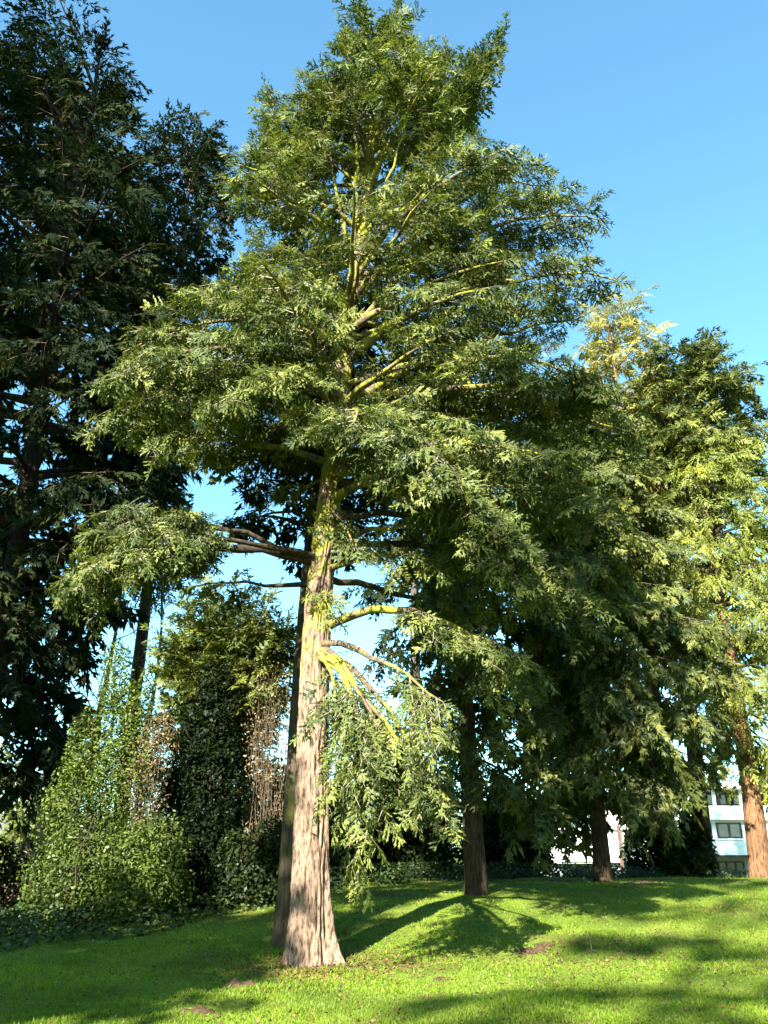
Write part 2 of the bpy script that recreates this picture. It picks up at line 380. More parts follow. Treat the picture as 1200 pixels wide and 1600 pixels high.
def leader(cr, p0, p1, R, bl=.5, step=.10, limbs=None, f0=.1):
    """upright shoot with sprays all round, narrowing to its tip"""
    L = (p1 - p0).length; path = bez(p0, (p0 + p1) / 2 + Vector((rnd.gauss(0, .1), rnd.gauss(0, .1), 0)), p1, 6, .03)
    s = f0 * L; az = rnd.uniform(0, 6)
    while s < L:
        p, T = interp_path(path, s / L); az += 2.4 + rnd.uniform(-.4, .4); r = R * (1 - s / L) ** .8 * rnd.uniform(.6, 1.2) + .22
        d = Vector((math.cos(az), math.sin(az), rnd.uniform(.1, .8)))
        if r > .8:
            e = p + d.normalized() * r; cr.twigs.append((p, e, .012))
            for q in np.arange(.35, 1, .22 / r):
                a2 = rnd.uniform(-1, 1); dd = Vector((d.x * math.cos(a2) - d.y * math.sin(a2), d.x * math.sin(a2) + d.y * math.cos(a2), d.z - rnd.uniform(0, .6)))
                cr.bough(p + (e - p) * q, dd, bl * rnd.uniform(.7, 1.2))
            cr.bough(e, d, bl)
        else: cr.bough(p, d, max(.28, min(.8, r)) * 1.05)
        s += step * rnd.uniform(.7, 1.3) * (1.5 if r > .8 else 1)
    cr.bough(p1 - (p1 - p0).normalized() * .25, (p1 - p0), .42, roll=2)
    return path

def limb_radius(L): return .018 + .013 * L
def add_limb(root, off, path, r0, mat, name='limb', sides=7):
    n = len(path); rad = [1.2 * r0 * (1 - .88 * (i / (n - 1)) ** .9) + .004 for i in range(n)]
    return tube(path, rad, sides, name, mat, root, off, rough=.10)

# ---------------------------------------------------------------- generic conifer
def conifer(label, base, H, trunk_r, profile, kind, fmat, bark, limbmat, n_limbs, group, h0=None, depth=.85, elev=(35, -12), weep=.15,
            sec=1.1, bl=.55, step=.22, lean=(0, 0), sides=14, twig=True, tops=None, f0=.3, ph=None, name='conifer_tree', big_limb_px=True, seed=0, dens=1.35, furrow=.012):
    """profile: [(z above base, reach to -X, reach to +X)] low to high"""
    bx_, by_ = base; bz = gz(bx_, by_) - .12; off = Vector((bx_, by_, bz))
    root = thing(name, off, label, 'tree', group)
    tp = [off + Vector((lean[0] * (z / H) ** 1.2 + .05 * math.sin(z * .5 + seed), lean[1] * (z / H) + .05 * math.cos(z * .6 + seed), z)) for z in np.linspace(0, H * .97, 12)]
    tr = [trunk_r * (1 - .93 * (i / 11) ** 1.05) + .01 for i in range(12)]
    lob = [(rnd.uniform(0, 6.28), .35, rnd.uniform(.3, .9)) for _ in range(5)]
    bark_trunk(tp, tr, sides, 46, .22, lob, furrow, 'trunk', bark, root, off, seed)
    pz = np.array([p[0] for p in profile]); pl = np.array([p[1] for p in profile]); pr = np.array([p[2] for p in profile])
    cr = Crown(); az = rnd.uniform(0, 6)
    hlo = pz[0] if h0 is None else h0
    for i in range(n_limbs):
        u = (i + rnd.uniform(-.3, .3)) / n_limbs; z = hlo + (min(H, pz[-1]) - hlo) * max(0, min(.985, u)) ** .95
        az += 2.39996 + rnd.uniform(-.35, .35); cx, sy = math.cos(az), math.sin(az)
        rx = np.interp(z, pz, pr if cx > 0 else pl); ry = depth * .5 * (np.interp(z, pz, pr) + np.interp(z, pz, pl))
        R = 1 / math.sqrt((cx / max(.1, rx)) ** 2 + (sy / max(.1, ry)) ** 2) * rnd.uniform(.72, 1.04)
        R = max(.5, R); uu = (z - hlo) / (H - hlo + 1e-6)
        el = math.radians(elev[1] + (elev[0] - elev[1]) * uu ** 1.3 + rnd.uniform(-8, 8))
        k = z / (H * .97) * 11; i0 = min(10, int(k)); c0 = tp[i0] + (tp[i0 + 1] - tp[i0]) * (k - i0)
        # attach so that the tip ends near height z
        drop = R * math.tan(el); za = min(H * .95, max(hlo * .6, z - drop * .8)); k = za / (H * .97) * 11; i0 = min(10, int(k)); p0 = tp[i0] + (tp[i0 + 1] - tp[i0]) * (k - i0)
        tip = Vector((c0.x + cx * R, c0.y + sy * R, off.z + za + drop))
        mid = (p0 + tip) / 2 + Vector((rnd.gauss(0, .12) * R * .3, rnd.gauss(0, .12) * R * .3, R * (.10 + .10 * rnd.random())))
        path = bez(p0, mid, tip, max(4, int(R * 2)), .025)
        add_limb(root, off, path, limb_radius(R) * min(1.6, trunk_r / .3), limbmat, sides=6)
        dress(cr, path, f0 * (1 if R > 1.6 else .5), sec * min(1, .35 + R / 3), step, bl, weep * (1.25 - .9 * uu), dens)
    for tpk in (tops or [(0, 0, 0, 1.2, 2.6)]):
        dx, dy, dz, R, ln = tpk
        p1 = Vector((tp[-1].x + dx, tp[-1].y + dy, off.z + H + dz)); p0 = p1 - Vector((dx * .35, dy * .35, ln))
        path = leader(cr, p0, p1, R, bl)
        add_limb(root, off, path, .05, limbmat, 'leader', 6)
    n = cr.bake(kind, 'crown', fmat, root, off, M['twig'] if twig else None, .4)
    COUNT.append((label[:40], n // 3))
    return root
COUNT = []
def prof(rows, Y, base_z, X0):
    """silhouette rows (pixel row, left column, right column) at distance Y -> metres round the stem"""
    o = []
    for (py, l, r) in rows:
        a, b_ = at(l, py, Y), at(r, py, Y); o.append((a.z - base_z, max(.2, X0 - a.x), max(.2, b_.x - X0)))
    return sorted(o)

# ================================================================ main tree
def main_tree():
    Y0 = 14.5; b = at(482, 1506, Y0); off = Vector((b.x, Y0, gz(b.x, Y0) - .1))
    root = thing('conifer_tree', off, 'tallest sunlit conifer with pale furrowed trunk and mossy yellow limbs on the lawn', 'tree', 'conifers of the park')
    path = [off] + [Vector((at(px, py, Y0).x, Y0 + dy, at(px, py, Y0).z)) for px, py, dy in
            ((484,1440,0),(486,1300,0),(489,1150,0),(492,1050,0),(497,950,.02),(503,880,.03),(513,790,.05),(523,710,.05),(532,620,.08),(542,520,.1),(553,430,.1),(566,340,.1),(580,240,.1),(592,150,.1))]
    rad = [.315,.29,.265,.25,.24,.23,.22,.21,.195,.175,.155,.13,.10,.065,.03]
    bark_trunk(path, rad, 150, 210, .30, [(-.35,.22,2.3),(3.5,.35,.6),(4.3,.3,.5),(5.1,.25,.35),(1.4,.5,.6),(2.4,.4,.8)], .034, 'trunk', M['bark_main'], root, off, 3.1)
    cr = Crown()
    def tk(py):   # point on the stem at that picture row
        z = at(500, py, Y0).z
        for a, c in zip(path[:-1], path[1:]):
            if a.z <= z <= c.z: return a + (c - a) * ((z - a.z) / (c.z - a.z))
        return path[-1]
    def limb(py, pts, r0, f0, mat='limb_moss', **kw):
        p = [tk(py)] + [at(*q) for q in pts]
        # smooth through the points
        L = np.concatenate([[0], np.cumsum([(p[i+1]-p[i]).length for i in range(len(p)-1)])])
        n = max(6, int(L[-1] * 3)); s = np.linspace(0, L[-1], n)
        Q = np.stack([np.interp(s, L, [q[k] for q in p]) for k in range(3)], 1)
        for _ in range(2): Q[1:-1] = (Q[:-2] + 2 * Q[1:-1] + Q[2:]) / 4
        Q[1:] += rng.normal(0, .025, Q[1:].shape)
        pp = [Vector(q) for q in Q]
        add_limb(root, off, pp, r0, M[mat], sides=9)
        if f0 < 1: dress(cr, pp, f0, **kw)
        return pp
    D = dict(sec=1.4, bl=.35, step=.16, weep=.12, dens=1.5)
    # limbs reaching left
    limb(882, [(430,858,14.1),(385,855,13.9),(330,856,13.6),(250,850,13.2),(150,868,12.8),(95,905,12.6)], .085, .40, 'limb_dark', sec=1.35, bl=.35, step=.13, weep=.45, dens=2.0)
    limb(875, [(400,850,13.6),(300,835,13.0),(210,830,12.6),(150,830,12.4)], .05, .45, 'limb_dark', sec=1.2, bl=.36, step=.16, weep=.45, dens=1.7)
    limb(885, [(410,845,14.0),(320,812,13.5),(220,800,13.2),(130,835,13.0)], .05, .4, 'limb_dark', sec=1.2, bl=.36, step=.15, weep=.35, dens=1.7)
    limb(915, [(440,910,14.9),(395,914,15.3),(350,905,15.6),(300,915,15.8)], .04, .55, 'limb_dark', sec=.8, bl=.36, step=.24, weep=.4)
    limb(660, [(430,600,13.8),(330,600,13.2),(220,625,12.6),(145,655,12.2)], .07, .25, 'limb_dark', sec=1.4, bl=.35, step=.15, weep=.25)
    limb(640, [(440,560,13.2),(340,545,12.5),(230,560,11.9),(160,590,11.6)], .07, .28, **{**D, 'step': .14, 'weep': .2})
    limb(600, [(450,500,13.8),(350,500,13.4),(260,520,13.0),(205,545,12.8)], .06, .25, **D)
    limb(540, [(460,430,14.0),(400,420,13.8),(350,440,13.6)], .05, .3, **D)
    limb(690, [(440,660,15.2),(360,670,15.8),(300,690,16.2),(260,710,16.4)], .05, .25, 'limb_dark', sec=1.1, bl=.35, step=.2, weep=.35)
    limb(620, [(470,590,12.8),(400,600,11.8),(330,630,11.2)], .05, .25, **D)
    # limbs reaching right
    limb(990, [(545,960,14.2),(575,944,14.0),(630,952,13.8),(690,970,13.6),(760,1000,13.4),(840,1040,13.2)], .075, .42, sec=1.2, bl=.35, step=.17, weep=.4)
    limb(1008, [(530,1000,14.1),(570,1022,13.5),(620,1043,13.1),(660,1065,12.9),(700,1105,12.8)], .055, .66, sec=1.0, bl=.36, step=.11, weep=1.0, dens=1.6)
    a = limb(1020, [(520,1015,14.1),(536,1040,13.6),(556,1080,13.1),(600,1130,12.8),(650,1190,12.7)], .07, .42, sec=1.1, bl=.36, step=.12, weep=1.0, dens=1.6)
    limb(1025, [(515,1020,14.0),(540,1050,13.3),(560,1110,12.9),(565,1200,12.7),(558,1290,12.7),(562,1370,12.7)], .05, .40, sec=.75, bl=.34, step=.12, weep=.9)
    limb(1015, [(540,1030,13.8),(590,1080,13.2),(640,1150,12.9),(680,1220,12.7),(712,1290,12.7)], .05, .42, sec=.8, bl=.34, step=.13, weep=.9)
    limb(1018, [(530,1040,13.5),(570,1090,12.9),(605,1170,12.6),(620,1230,12.6)], .04, .38, sec=1.0, bl=.36, step=.12, weep=.9)
    limb(1022, [(516,1030,13.7),(522,1070,13.2),(524,1130,12.9),(520,1190,12.8)], .03, .35, sec=.6, bl=.34, step=.13, weep=.9)
    limb(890, [(560,870,14.0),(600,866,13.7),(650,862,13.4),(720,880,13.0)], .05, .3, sec=1.1, bl=.36, step=.2, weep=.4)
    limb(900, [(600,920,15.2),(660,935,15.8),(730,955,16.4)], .06, .6, 'limb_dark', sec=.9, bl=.36, step=.22, weep=.4)
    limb(650, [(600,610,13.9),(680,610,13.4),(760,602,13.0),(850,604,12.7),(930,604,12.6)], .085, .35, **D)
    limb(640, [(610,590,14.2),(680,560,14.3),(760,530,14.4),(850,500,14.5),(905,500,14.6)], .075, .28, **D)
    limb(560, [(640,480,14.2),(740,450,14.2),(850,430,14.2),(920,420,14.2),(965,440,14.2)], .075, .3, **D)
    limb(520, [(640,420,14.2),(720,370,14.2),(820,340,14.2),(900,330,14.2),(940,345,14.2)], .07, .3, **D)
    limb(470, [(640,370,14.2),(720,310,14.3),(790,275,14.4),(860,295,14.5)], .06, .3, **D)
    for (py, pts) in ((720, [(620,690,13.6),(720,690,13.0),(830,705,12.5),(930,740,12.3)]), (760, [(620,740,13.8),(730,750,13.5),(860,775,13.2),(980,820,13.0)]),
                      (690, [(640,650,14.0),(760,640,13.8),(900,650,13.6),(1000,680,13.5)]), (810, [(620,800,13.8),(720,820,13.4),(800,870,13.1),(860,930,13.0)]),
                      (740, [(580,710,13.3),(650,720,12.3),(720,760,11.8),(760,820,11.6)]), (850, [(610,850,14.2),(700,860,14.2),(820,890,14.2),(940,950,14.2)]),
                      (600, [(660,560,13.6),(760,560,13.0),(860,570,12.7),(950,610,12.5)])):
        limb(py, pts, .06, .3, 'limb_dark' if py > 740 else 'limb_moss', **{**D, 'weep': .22, 'dens': 1.3, 'sec': 1.5})
    limb(700, [(590,655,13.0),(640,670,12.0),(690,710,11.5),(720,760,11.2)], .05, .12, 'limb_dark', **{**D, 'weep': .25})
    limb(690, [(560,640,12.8),(560,640,11.8),(545,670,11.2)], .06, .3, **{**D, 'weep': .25})
    limb(740, [(600,720,13.4),(680,740,12.6),(760,790,12.0),(820,850,11.8)], .07, .25, **{**D, 'weep': .25})
    limb(780, [(570,750,13.6),(640,770,13.0),(720,800,12.6),(790,870,12.4),(820,930,12.3)], .07, .3, **{**D, 'weep': .3})
    limb(930, [(505,915,13.6),(512,925,13.3),(520,960,13.1)], .03, .2, sec=.5, bl=.35, step=.14, weep=.6)
    limb(800, [(520,790,13.9),(540,815,13.4),(555,860,13.2)], .03, .2, sec=.6, bl=.34, step=.15, weep=.6)
    limb(830, [(600,830,13.6),(690,800,13.2),(745,812,13.0)], .05, .9, 'limb_moss', sec=.5, bl=.34, step=.2, weep=.3)
    # fork: upright leaders
    for (px, py, dy, fork, cx, cy, r0, R) in ((562,12,.0,330,590,160,.08,1.0),(622,14,.3,300,620,170,.08,1.0),(783,50,.2,400,690,260,.07,.75),(697,78,-.3,380,650,240,.07,.9),
                                   (735,95,.8,420,690,280,.06,.8),(420,140,.1,470,450,330,.06,.85),(492,135,-.4,430,520,300,.07,.95),(550,60,-.8,400,560,240,.06,1.0),(650,90,-1.2,420,630,260,.06,1.0),(400,230,-.6,480,440,360,.05,.9),(600,110,1.2,400,600,260,.06,1.0)):
        p0 = tk(fork); p1 = at(px, py, Y0 + dy); cc = at(cx, cy, Y0 + dy * .7)
        pp = bez(p0, cc, p1, 14, .03); add_limb(root, off, pp, r0 * .68, M['limb_moss'], 'leader', 8)
        dress(cr, pp[7:], .05, sec=.85, bl=.36, step=.16, weep=.1)
        leader(cr, pp[8], p1, R, .38, .07, f0=.0)
    # ordinary limbs filling the crown
    rows = prof([(40,530,660),(110,500,760),(170,470,800),(250,415,780),(330,360,870),(440,350,930),(520,270,880),(600,190,860),(680,220,850),(740,380,800)], Y0, off.z, off.x + .5)
    pz = np.array([r[0] for r in rows]); pl = np.array([r[1] for r in rows]); pr = np.array([r[2] for r in rows]); az = 0
    nl = 64
    for i in range(nl):
        z = pz[0] + (pz[-1] - pz[0]) * .80 * ((i + rnd.random() * .6) / nl) ** .95; az += 2.4 + rnd.uniform(-.3, .3); cx, sy = math.cos(az), math.sin(az)
        rx = np.interp(z, pz, pr if cx > 0 else pl); ry = min(4.2, .8 * .5 * (np.interp(z, pz, pr) + np.interp(z, pz, pl)))
        R = max(.7, rnd.uniform(.62, 1.05) / math.sqrt((cx / rx) ** 2 + (sy / ry) ** 2)); u = (z - pz[0]) / (pz[-1] - pz[0])
        if sy < -.9 and at(560, 430, Y0).z < off.z + z < at(560, 235, Y0).z: continue     # the photographed crown is open here, its stems show
        el = math.radians(2 + 38 * u + rnd.uniform(-8, 8)); za = off.z + z - R * math.tan(el) * .8
        p0 = min(path, key=lambda q: abs(q.z - za)); j = path.index(p0)
        k = j + 1 if za > p0.z and j + 1 < len(path) else max(j - 1, 0)
        if path[k].z != p0.z: p0 = p0 + (path[k] - p0) * max(0, min(1, (za - p0.z) / (path[k].z - p0.z)))
        tip = Vector((off.x + .35 + cx * R, off.y + sy * R, off.z + z)); mid = (p0 + tip) / 2 + Vector((0, 0, R * .14))
        pp = bez(p0, mid, tip, max(5, int(R * 2)), .03); add_limb(root, off, pp, limb_radius(R) * 1.1, M['limb_moss'])
        dress(cr, pp, .3, sec=1.2 * min(1, .4 + R / 3), bl=.35, step=.19, weep=.15 - .1 * u)
    # bare twigs by the lowest limbs
    for _ in range(26):
        p = interp_path(a, rnd.uniform(.15, .5))[0]; d = Vector((rnd.gauss(0, 1), rnd.gauss(-.3, .6), rnd.gauss(.1, .5))).normalized()
        cr.twigs.append((p, p + d * rnd.uniform(.3, .8), .009))
    n = cr.bake('fine', 'crown', M['hemlock'], root, off, M['twig_pale'], .6)
    COUNT.append(('main', n // 3)); COUNT.append(('main boughs', len(cr.b)))
main_tree()

# ================================================================ other conifers of the picture
def base_at(px, py, Y): p = at(px, py, Y); return (p.x, p.y)
GRP = 'conifers of the park'
def from_rows(label, bpx, bpy_, Y, rows, **kw):
    bx_, by_ = base_at(bpx, bpy_, Y); bz = gz(bx_, by_) - .12
    H = at(600, rows[0][0], Y).z - bz
    Xc = bx_ + kw.get('lean', (0, 0))[0]
    p = prof(rows, Y, bz, bx_)
    return conifer(label, (bx_, by_), H, profile=p, group=GRP, **kw)
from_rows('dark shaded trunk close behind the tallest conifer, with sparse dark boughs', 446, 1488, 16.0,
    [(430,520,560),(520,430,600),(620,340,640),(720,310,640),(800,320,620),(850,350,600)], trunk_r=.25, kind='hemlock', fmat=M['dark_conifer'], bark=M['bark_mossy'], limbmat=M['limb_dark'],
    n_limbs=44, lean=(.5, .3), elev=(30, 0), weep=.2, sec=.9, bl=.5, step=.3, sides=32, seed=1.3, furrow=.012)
from_rows('conifer with dark brown trunk rising from the shaded middle of the lawn', 742, 1398, 22.0,
    [(600,720,800),(660,650,900),(760,640,960),(880,640,980),(1000,660,960),(1080,680,930),(1160,690,900),(1240,690,880)], trunk_r=.26, kind='hemlock', fmat=M['hemlock_blue'], bark=M['bark_brown'], limbmat=M['limb_dark'],
    n_limbs=66, h0=None, elev=(30, -22), weep=.55, sec=1.4, bl=.62, step=.26, sides=28, seed=2.2, f0=.35)
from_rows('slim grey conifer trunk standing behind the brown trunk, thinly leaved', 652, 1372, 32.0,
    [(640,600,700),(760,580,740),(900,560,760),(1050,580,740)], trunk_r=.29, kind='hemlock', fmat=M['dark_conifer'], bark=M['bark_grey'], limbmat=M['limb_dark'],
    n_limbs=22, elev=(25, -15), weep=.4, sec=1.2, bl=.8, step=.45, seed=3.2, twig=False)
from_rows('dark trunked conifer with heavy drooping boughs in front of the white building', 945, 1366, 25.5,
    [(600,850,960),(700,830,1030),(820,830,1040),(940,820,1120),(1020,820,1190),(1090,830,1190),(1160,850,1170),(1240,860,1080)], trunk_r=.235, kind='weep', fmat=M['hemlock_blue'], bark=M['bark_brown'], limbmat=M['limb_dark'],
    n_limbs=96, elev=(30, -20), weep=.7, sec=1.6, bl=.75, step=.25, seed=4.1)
from_rows('red barked conifer with pale golden tip rising above its neighbours', 1050, 1366, 31.0,
    [(462,960,1000),(520,930,1040),(600,900,1060),(760,880,1100),(900,870,1120)], trunk_r=.34, kind='cedar', fmat=M['golden'], bark=M['bark_red'], limbmat=M['limb_dark'],
    n_limbs=48, dens=1.6, elev=(50, -20), weep=.5, sec=1.2, bl=.8, step=.35, seed=5.1, twig=False)
from_rows('bright yellow green conifer with hanging sprays and reddish sunlit trunk', 1192, 1374, 28.5,
    [(660,1110,1200),(740,1060,1240),(850,1035,1280),(960,1040,1300),(1060,1080,1320),(1150,1120,1330),(1200,1140,1330)], trunk_r=.34, kind='cedar', fmat=M['cedar'], bark=M['bark_red'], limbmat=M['limb_dark'],
    n_limbs=76, dens=1.35, elev=(45, -25), weep=.9, sec=1.4, bl=.66, step=.28, seed=6.1, twig=False)
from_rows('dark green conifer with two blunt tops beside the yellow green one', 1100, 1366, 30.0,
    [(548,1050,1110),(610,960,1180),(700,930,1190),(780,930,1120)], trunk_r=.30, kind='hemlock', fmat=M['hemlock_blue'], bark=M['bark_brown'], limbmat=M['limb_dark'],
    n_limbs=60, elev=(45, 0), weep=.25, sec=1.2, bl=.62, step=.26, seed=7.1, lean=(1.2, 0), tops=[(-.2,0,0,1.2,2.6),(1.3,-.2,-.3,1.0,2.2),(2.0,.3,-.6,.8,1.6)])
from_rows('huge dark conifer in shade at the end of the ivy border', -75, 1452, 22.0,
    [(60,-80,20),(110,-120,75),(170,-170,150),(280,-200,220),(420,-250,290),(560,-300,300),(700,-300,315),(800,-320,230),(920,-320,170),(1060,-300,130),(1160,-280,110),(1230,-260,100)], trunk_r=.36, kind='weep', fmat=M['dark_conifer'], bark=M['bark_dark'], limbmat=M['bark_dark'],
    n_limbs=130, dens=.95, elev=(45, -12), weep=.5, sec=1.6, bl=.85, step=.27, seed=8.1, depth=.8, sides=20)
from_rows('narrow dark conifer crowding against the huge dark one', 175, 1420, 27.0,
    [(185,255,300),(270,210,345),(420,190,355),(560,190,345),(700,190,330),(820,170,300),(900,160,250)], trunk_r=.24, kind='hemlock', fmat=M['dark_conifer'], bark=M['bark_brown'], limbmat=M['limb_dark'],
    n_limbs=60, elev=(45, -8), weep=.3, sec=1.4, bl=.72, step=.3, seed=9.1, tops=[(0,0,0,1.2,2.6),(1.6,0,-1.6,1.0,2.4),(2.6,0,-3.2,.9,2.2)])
from_rows('olive green bushy yew lit by the sun behind the ivy clad stump', 345, 1400, 21.0,
    [(925,325,380),(960,270,450),(1020,240,465),(1100,220,460),(1180,210,400),(1260,210,370)], trunk_r=.2, kind='hemlock', fmat=M['yew'], bark=M['bark_brown'], limbmat=M['limb_dark'],
    n_limbs=50, dens=1.6, elev=(65, 30), weep=.0, sec=1.0, bl=.5, step=.2, seed=10.1, name='yew_tree', tops=[(0,0,0,.8,2),(-1.4,0,-.6,.8,2),(1.2,.2,-.4,.8,2),(.6,-.6,-.9,.8,2),(-.8,-.5,-1.1,.8,2)], twig=False)
# conifers out of view whose shadows cross the lawn
def shade_tree(label, x, y, H, R, h0, n=34, pf=None, bl=1.0):
    return conifer(label, (x, y), H, .4, pf or [(h0, R * .85, R * .85), (H * .35, R, R), (H * .7, R * .62, R * .62), (H, .4, .4)], 'coarse', M['dark_conifer'], M['bark_brown'], M['limb_dark'], n, GRP,
        depth=1.0, dens=1.0, elev=(35, -15), weep=.3, sec=1.7, bl=bl, step=.42 * bl, seed=x, twig=False)
for (x, y, H) in ((13, 1, 24), (17, 10, 26), (9, -9, 25), (2, -17, 26), (-24, -1, 25)):  # belt added out of view to block sky and deepen the lawn's shade
    shade_tree('conifer of the belt that rings the lawn behind the viewer', x, y, H, 4.6, 1.5, 30, bl=1.6)
shade_tree('broad conifer standing left of the huge dark one, shading it', -17.2, 10.3, 38, 6.0, 5.0, 66)
shade_tree('slim tall conifer up the lawn whose shadow edge runs to the main trunk', -12.5, -7.6, 18.4, .6, 2.0, 80, [(2.0,.6,.5),(16.6,.6,.5),(18.4,.4,.5)], bl=.7)
shade_tree('stout low conifer up the lawn beside the slim tall one', -15.1, -6.4, 15.8, 4.2, 1.0, 130, [(1.0,4.4,4.4),(11,4.6,4.6),(13.8,4.4,4.4),(14.8,3.2,3.2),(15.6,1.0,1.0)])
shade_tree('thin conifer far behind the viewer dappling the open lawn with shade', -14.6, -29.0, 37, 4.4, 20.0, 15)

# ================================================================ shrubs
def leaf_cloud(blobs, n, size, seed, spread=.16):
    r = np.random.default_rng(seed); vol = np.array([b[3] * b[4] * b[5] for b in blobs]) ** .67; pick = r.choice(len(blobs), n, p=vol / vol.sum())
    B = np.array(blobs)[pick]; d = r.standard_normal((n, 3)); d /= np.linalg.norm(d, axis=1)[:, None]
    bump = 1 + .16 * np.sin(d[:, 0] * 7 + pick) * np.sin(d[:, 2] * 6 + pick * 2) + .10 * np.sin(d[:, 1] * 13 + d[:, 2] * 11)
    rad = (1 - np.abs(r.normal(0, spread, n))) * bump
    c = B[:, :3] + d * B[:, 3:] * rad[:, None]
    nrm = d * .6 + r.standard_normal((n, 3)) * .7 + np.array([0, 0, .5]); nrm /= np.linalg.norm(nrm, axis=1)[:, None]
    u = np.cross(nrm, r.standard_normal((n, 3))); u /= np.linalg.norm(u, axis=1)[:, None]; w_ = np.cross(nrm, u)
    s = (size * r.uniform(.6, 1.3, n))[:, None]
    V = np.stack([c - u * s, c + w_ * s * .5 + nrm * s * .12, c + u * s * 1.1, c - w_ * s * .5 + nrm * s * .12], 1)
    return V.reshape(-1, 3), np.repeat(np.clip(r.beta(2, 2.4, n), 0, 1), 4)
def shrub(name, label, base, blobs, n, size, mat, seed, cat='shrub', stems=9, stem_mat='limb_dark', group=None, spread=.16, part='foliage', stem_r=.045):
    bx_, by_ = base; bz = gz(bx_, by_); off = Vector((bx_, by_, bz)); root = thing(name, off, label, cat, group)
    V, tn = leaf_cloud(blobs, n, size, seed, spread)
    o = link(part, mesh_np(part, V, np.arange(len(V)).reshape(-1, 4), attrs={'tint': tn}), M[mat], root); o['kind'] = 'stuff'
    rr = random.Random(seed); vs, fs, k = [], [], 0
    for i in range(stems):
        b = blobs[rr.randrange(len(blobs))]; e = Vector((b[0] + rr.uniform(-.5, .5) * b[3], b[1] + rr.uniform(-.5, .5) * b[4], b[2] + rr.uniform(.2, .9) * b[5]))
        p0 = Vector((rr.gauss(0, .15), rr.gauss(0, .15), -.1)); e += Vector((rr.gauss(0, .3) * b[3], rr.gauss(0, .3) * b[4], 0)); pp = bez(p0, (p0 + e) / 2 + Vector((rr.gauss(0, .3), rr.gauss(0, .3), .2)), e, 6, .05)
        v, f = tube(pp, np.linspace(stem_r, stem_r * .25, 7), 5, data=True); vs.append(v); fs.append(f + k); k += len(v)
    o2 = link('stems', mesh_np('stems', np.concatenate(vs), np.concatenate(fs), True), M[stem_mat], root); o2['kind'] = 'stuff'
    return root
def gp(px, Y): x = at(px, 1400, Y).x; return (x, Y)
shrub('laurel_shrub', 'tall glossy green shrub in sunlight at the ivy border', gp(140, 18.6), [(0,0,1.0,1.15,1.0,1.1),(-.35,.1,2.2,.85,.8,1.1),(.45,0,2.6,.8,.7,1.2),(.15,.2,3.7,.6,.6,1.0),(-.5,0,.6,.9,.9,.7),(.9,-.1,1.0,.8,.8,1.1),(-.1,.3,4.9,.35,.35,.9),(.55,.1,4.0,.4,.4,.9),(-.6,.2,3.4,.35,.4,.8),(1.4,-.1,.6,.7,.5,.6),(1.0,-.7,.9,.7,.5,1.0),(1.5,-.5,1.1,.5,.5,.9)], 40000, .042, 'laurel', 1, stem_r=.03, spread=.26)
shrub('dry_shrub', 'shrub holding pale brown dead leaves beside the glossy green shrub', gp(212, 18.5), [(0,0,2.4,.5,.5,.9),(.15,0,3.4,.45,.4,.7),(-.25,.1,2.9,.5,.4,.6),(.2,0,1.3,.5,.4,.7)], 4200, .036, 'dry', 2, stems=60, stem_r=.009, stem_mat='twig', spread=.5, group='shrubs with dead brown leaves')
shrub('dry_shrub', 'shrub holding pale brown dead leaves close behind the twin trunks', gp(408, 19.9), [(0,0,2.6,.8,.7,1.4),(.1,0,4.2,.65,.6,.9),(-.3,.1,3.4,.6,.5,.9),(0,0,1.0,.9,.7,1.0)], 4200, .036, 'dry', 3, stems=90, stem_r=.009, stem_mat='twig', spread=.5, group='shrubs with dead brown leaves')
shrub('ivy_clad_stump', 'ivy with shade painted into its colour, smothering a tall stump in the planted border', gp(305, 19.6), [(0,0,1.0,.95,.8,1.2),(.1,0,2.4,.85,.75,1.3),(.05,0,3.7,.7,.65,1.0),(-.4,.1,1.6,.65,.65,1.2),(.1,0,4.6,.4,.4,.55),(.55,.1,.7,.65,.65,.8),(.8,-.2,.35,.8,.5,.4),(-.7,-.3,.3,.8,.5,.4)], 40000, .048, 'ivy_shaded', 4, spread=.12, cat='ivy', stems=6)
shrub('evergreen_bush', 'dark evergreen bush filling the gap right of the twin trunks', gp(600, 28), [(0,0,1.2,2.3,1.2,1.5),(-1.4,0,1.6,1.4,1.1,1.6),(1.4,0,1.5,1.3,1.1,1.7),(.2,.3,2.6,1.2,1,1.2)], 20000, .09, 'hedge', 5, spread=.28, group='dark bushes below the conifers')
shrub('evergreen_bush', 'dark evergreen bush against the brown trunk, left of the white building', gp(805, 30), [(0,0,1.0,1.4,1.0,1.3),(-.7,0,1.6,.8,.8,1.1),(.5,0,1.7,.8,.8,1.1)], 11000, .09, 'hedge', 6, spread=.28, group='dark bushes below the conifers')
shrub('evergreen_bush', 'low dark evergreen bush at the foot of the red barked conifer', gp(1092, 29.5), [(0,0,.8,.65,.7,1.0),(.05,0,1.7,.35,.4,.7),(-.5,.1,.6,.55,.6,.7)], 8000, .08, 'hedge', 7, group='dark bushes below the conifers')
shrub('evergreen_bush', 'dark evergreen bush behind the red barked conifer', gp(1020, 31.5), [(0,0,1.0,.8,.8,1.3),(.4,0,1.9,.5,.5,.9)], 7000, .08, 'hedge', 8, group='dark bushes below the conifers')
shrub('evergreen_bush', 'dark evergreen bush in shade between the dry leaved shrub and the ivy', gp(460, 24.5), [(0,0,1.0,1.4,1,1.3),(.9,0,1.2,1.0,.8,1.2),(-.9,.2,1.3,1.0,.8,1.5)], 12000, .08, 'hedge', 9, group='dark bushes below the conifers')
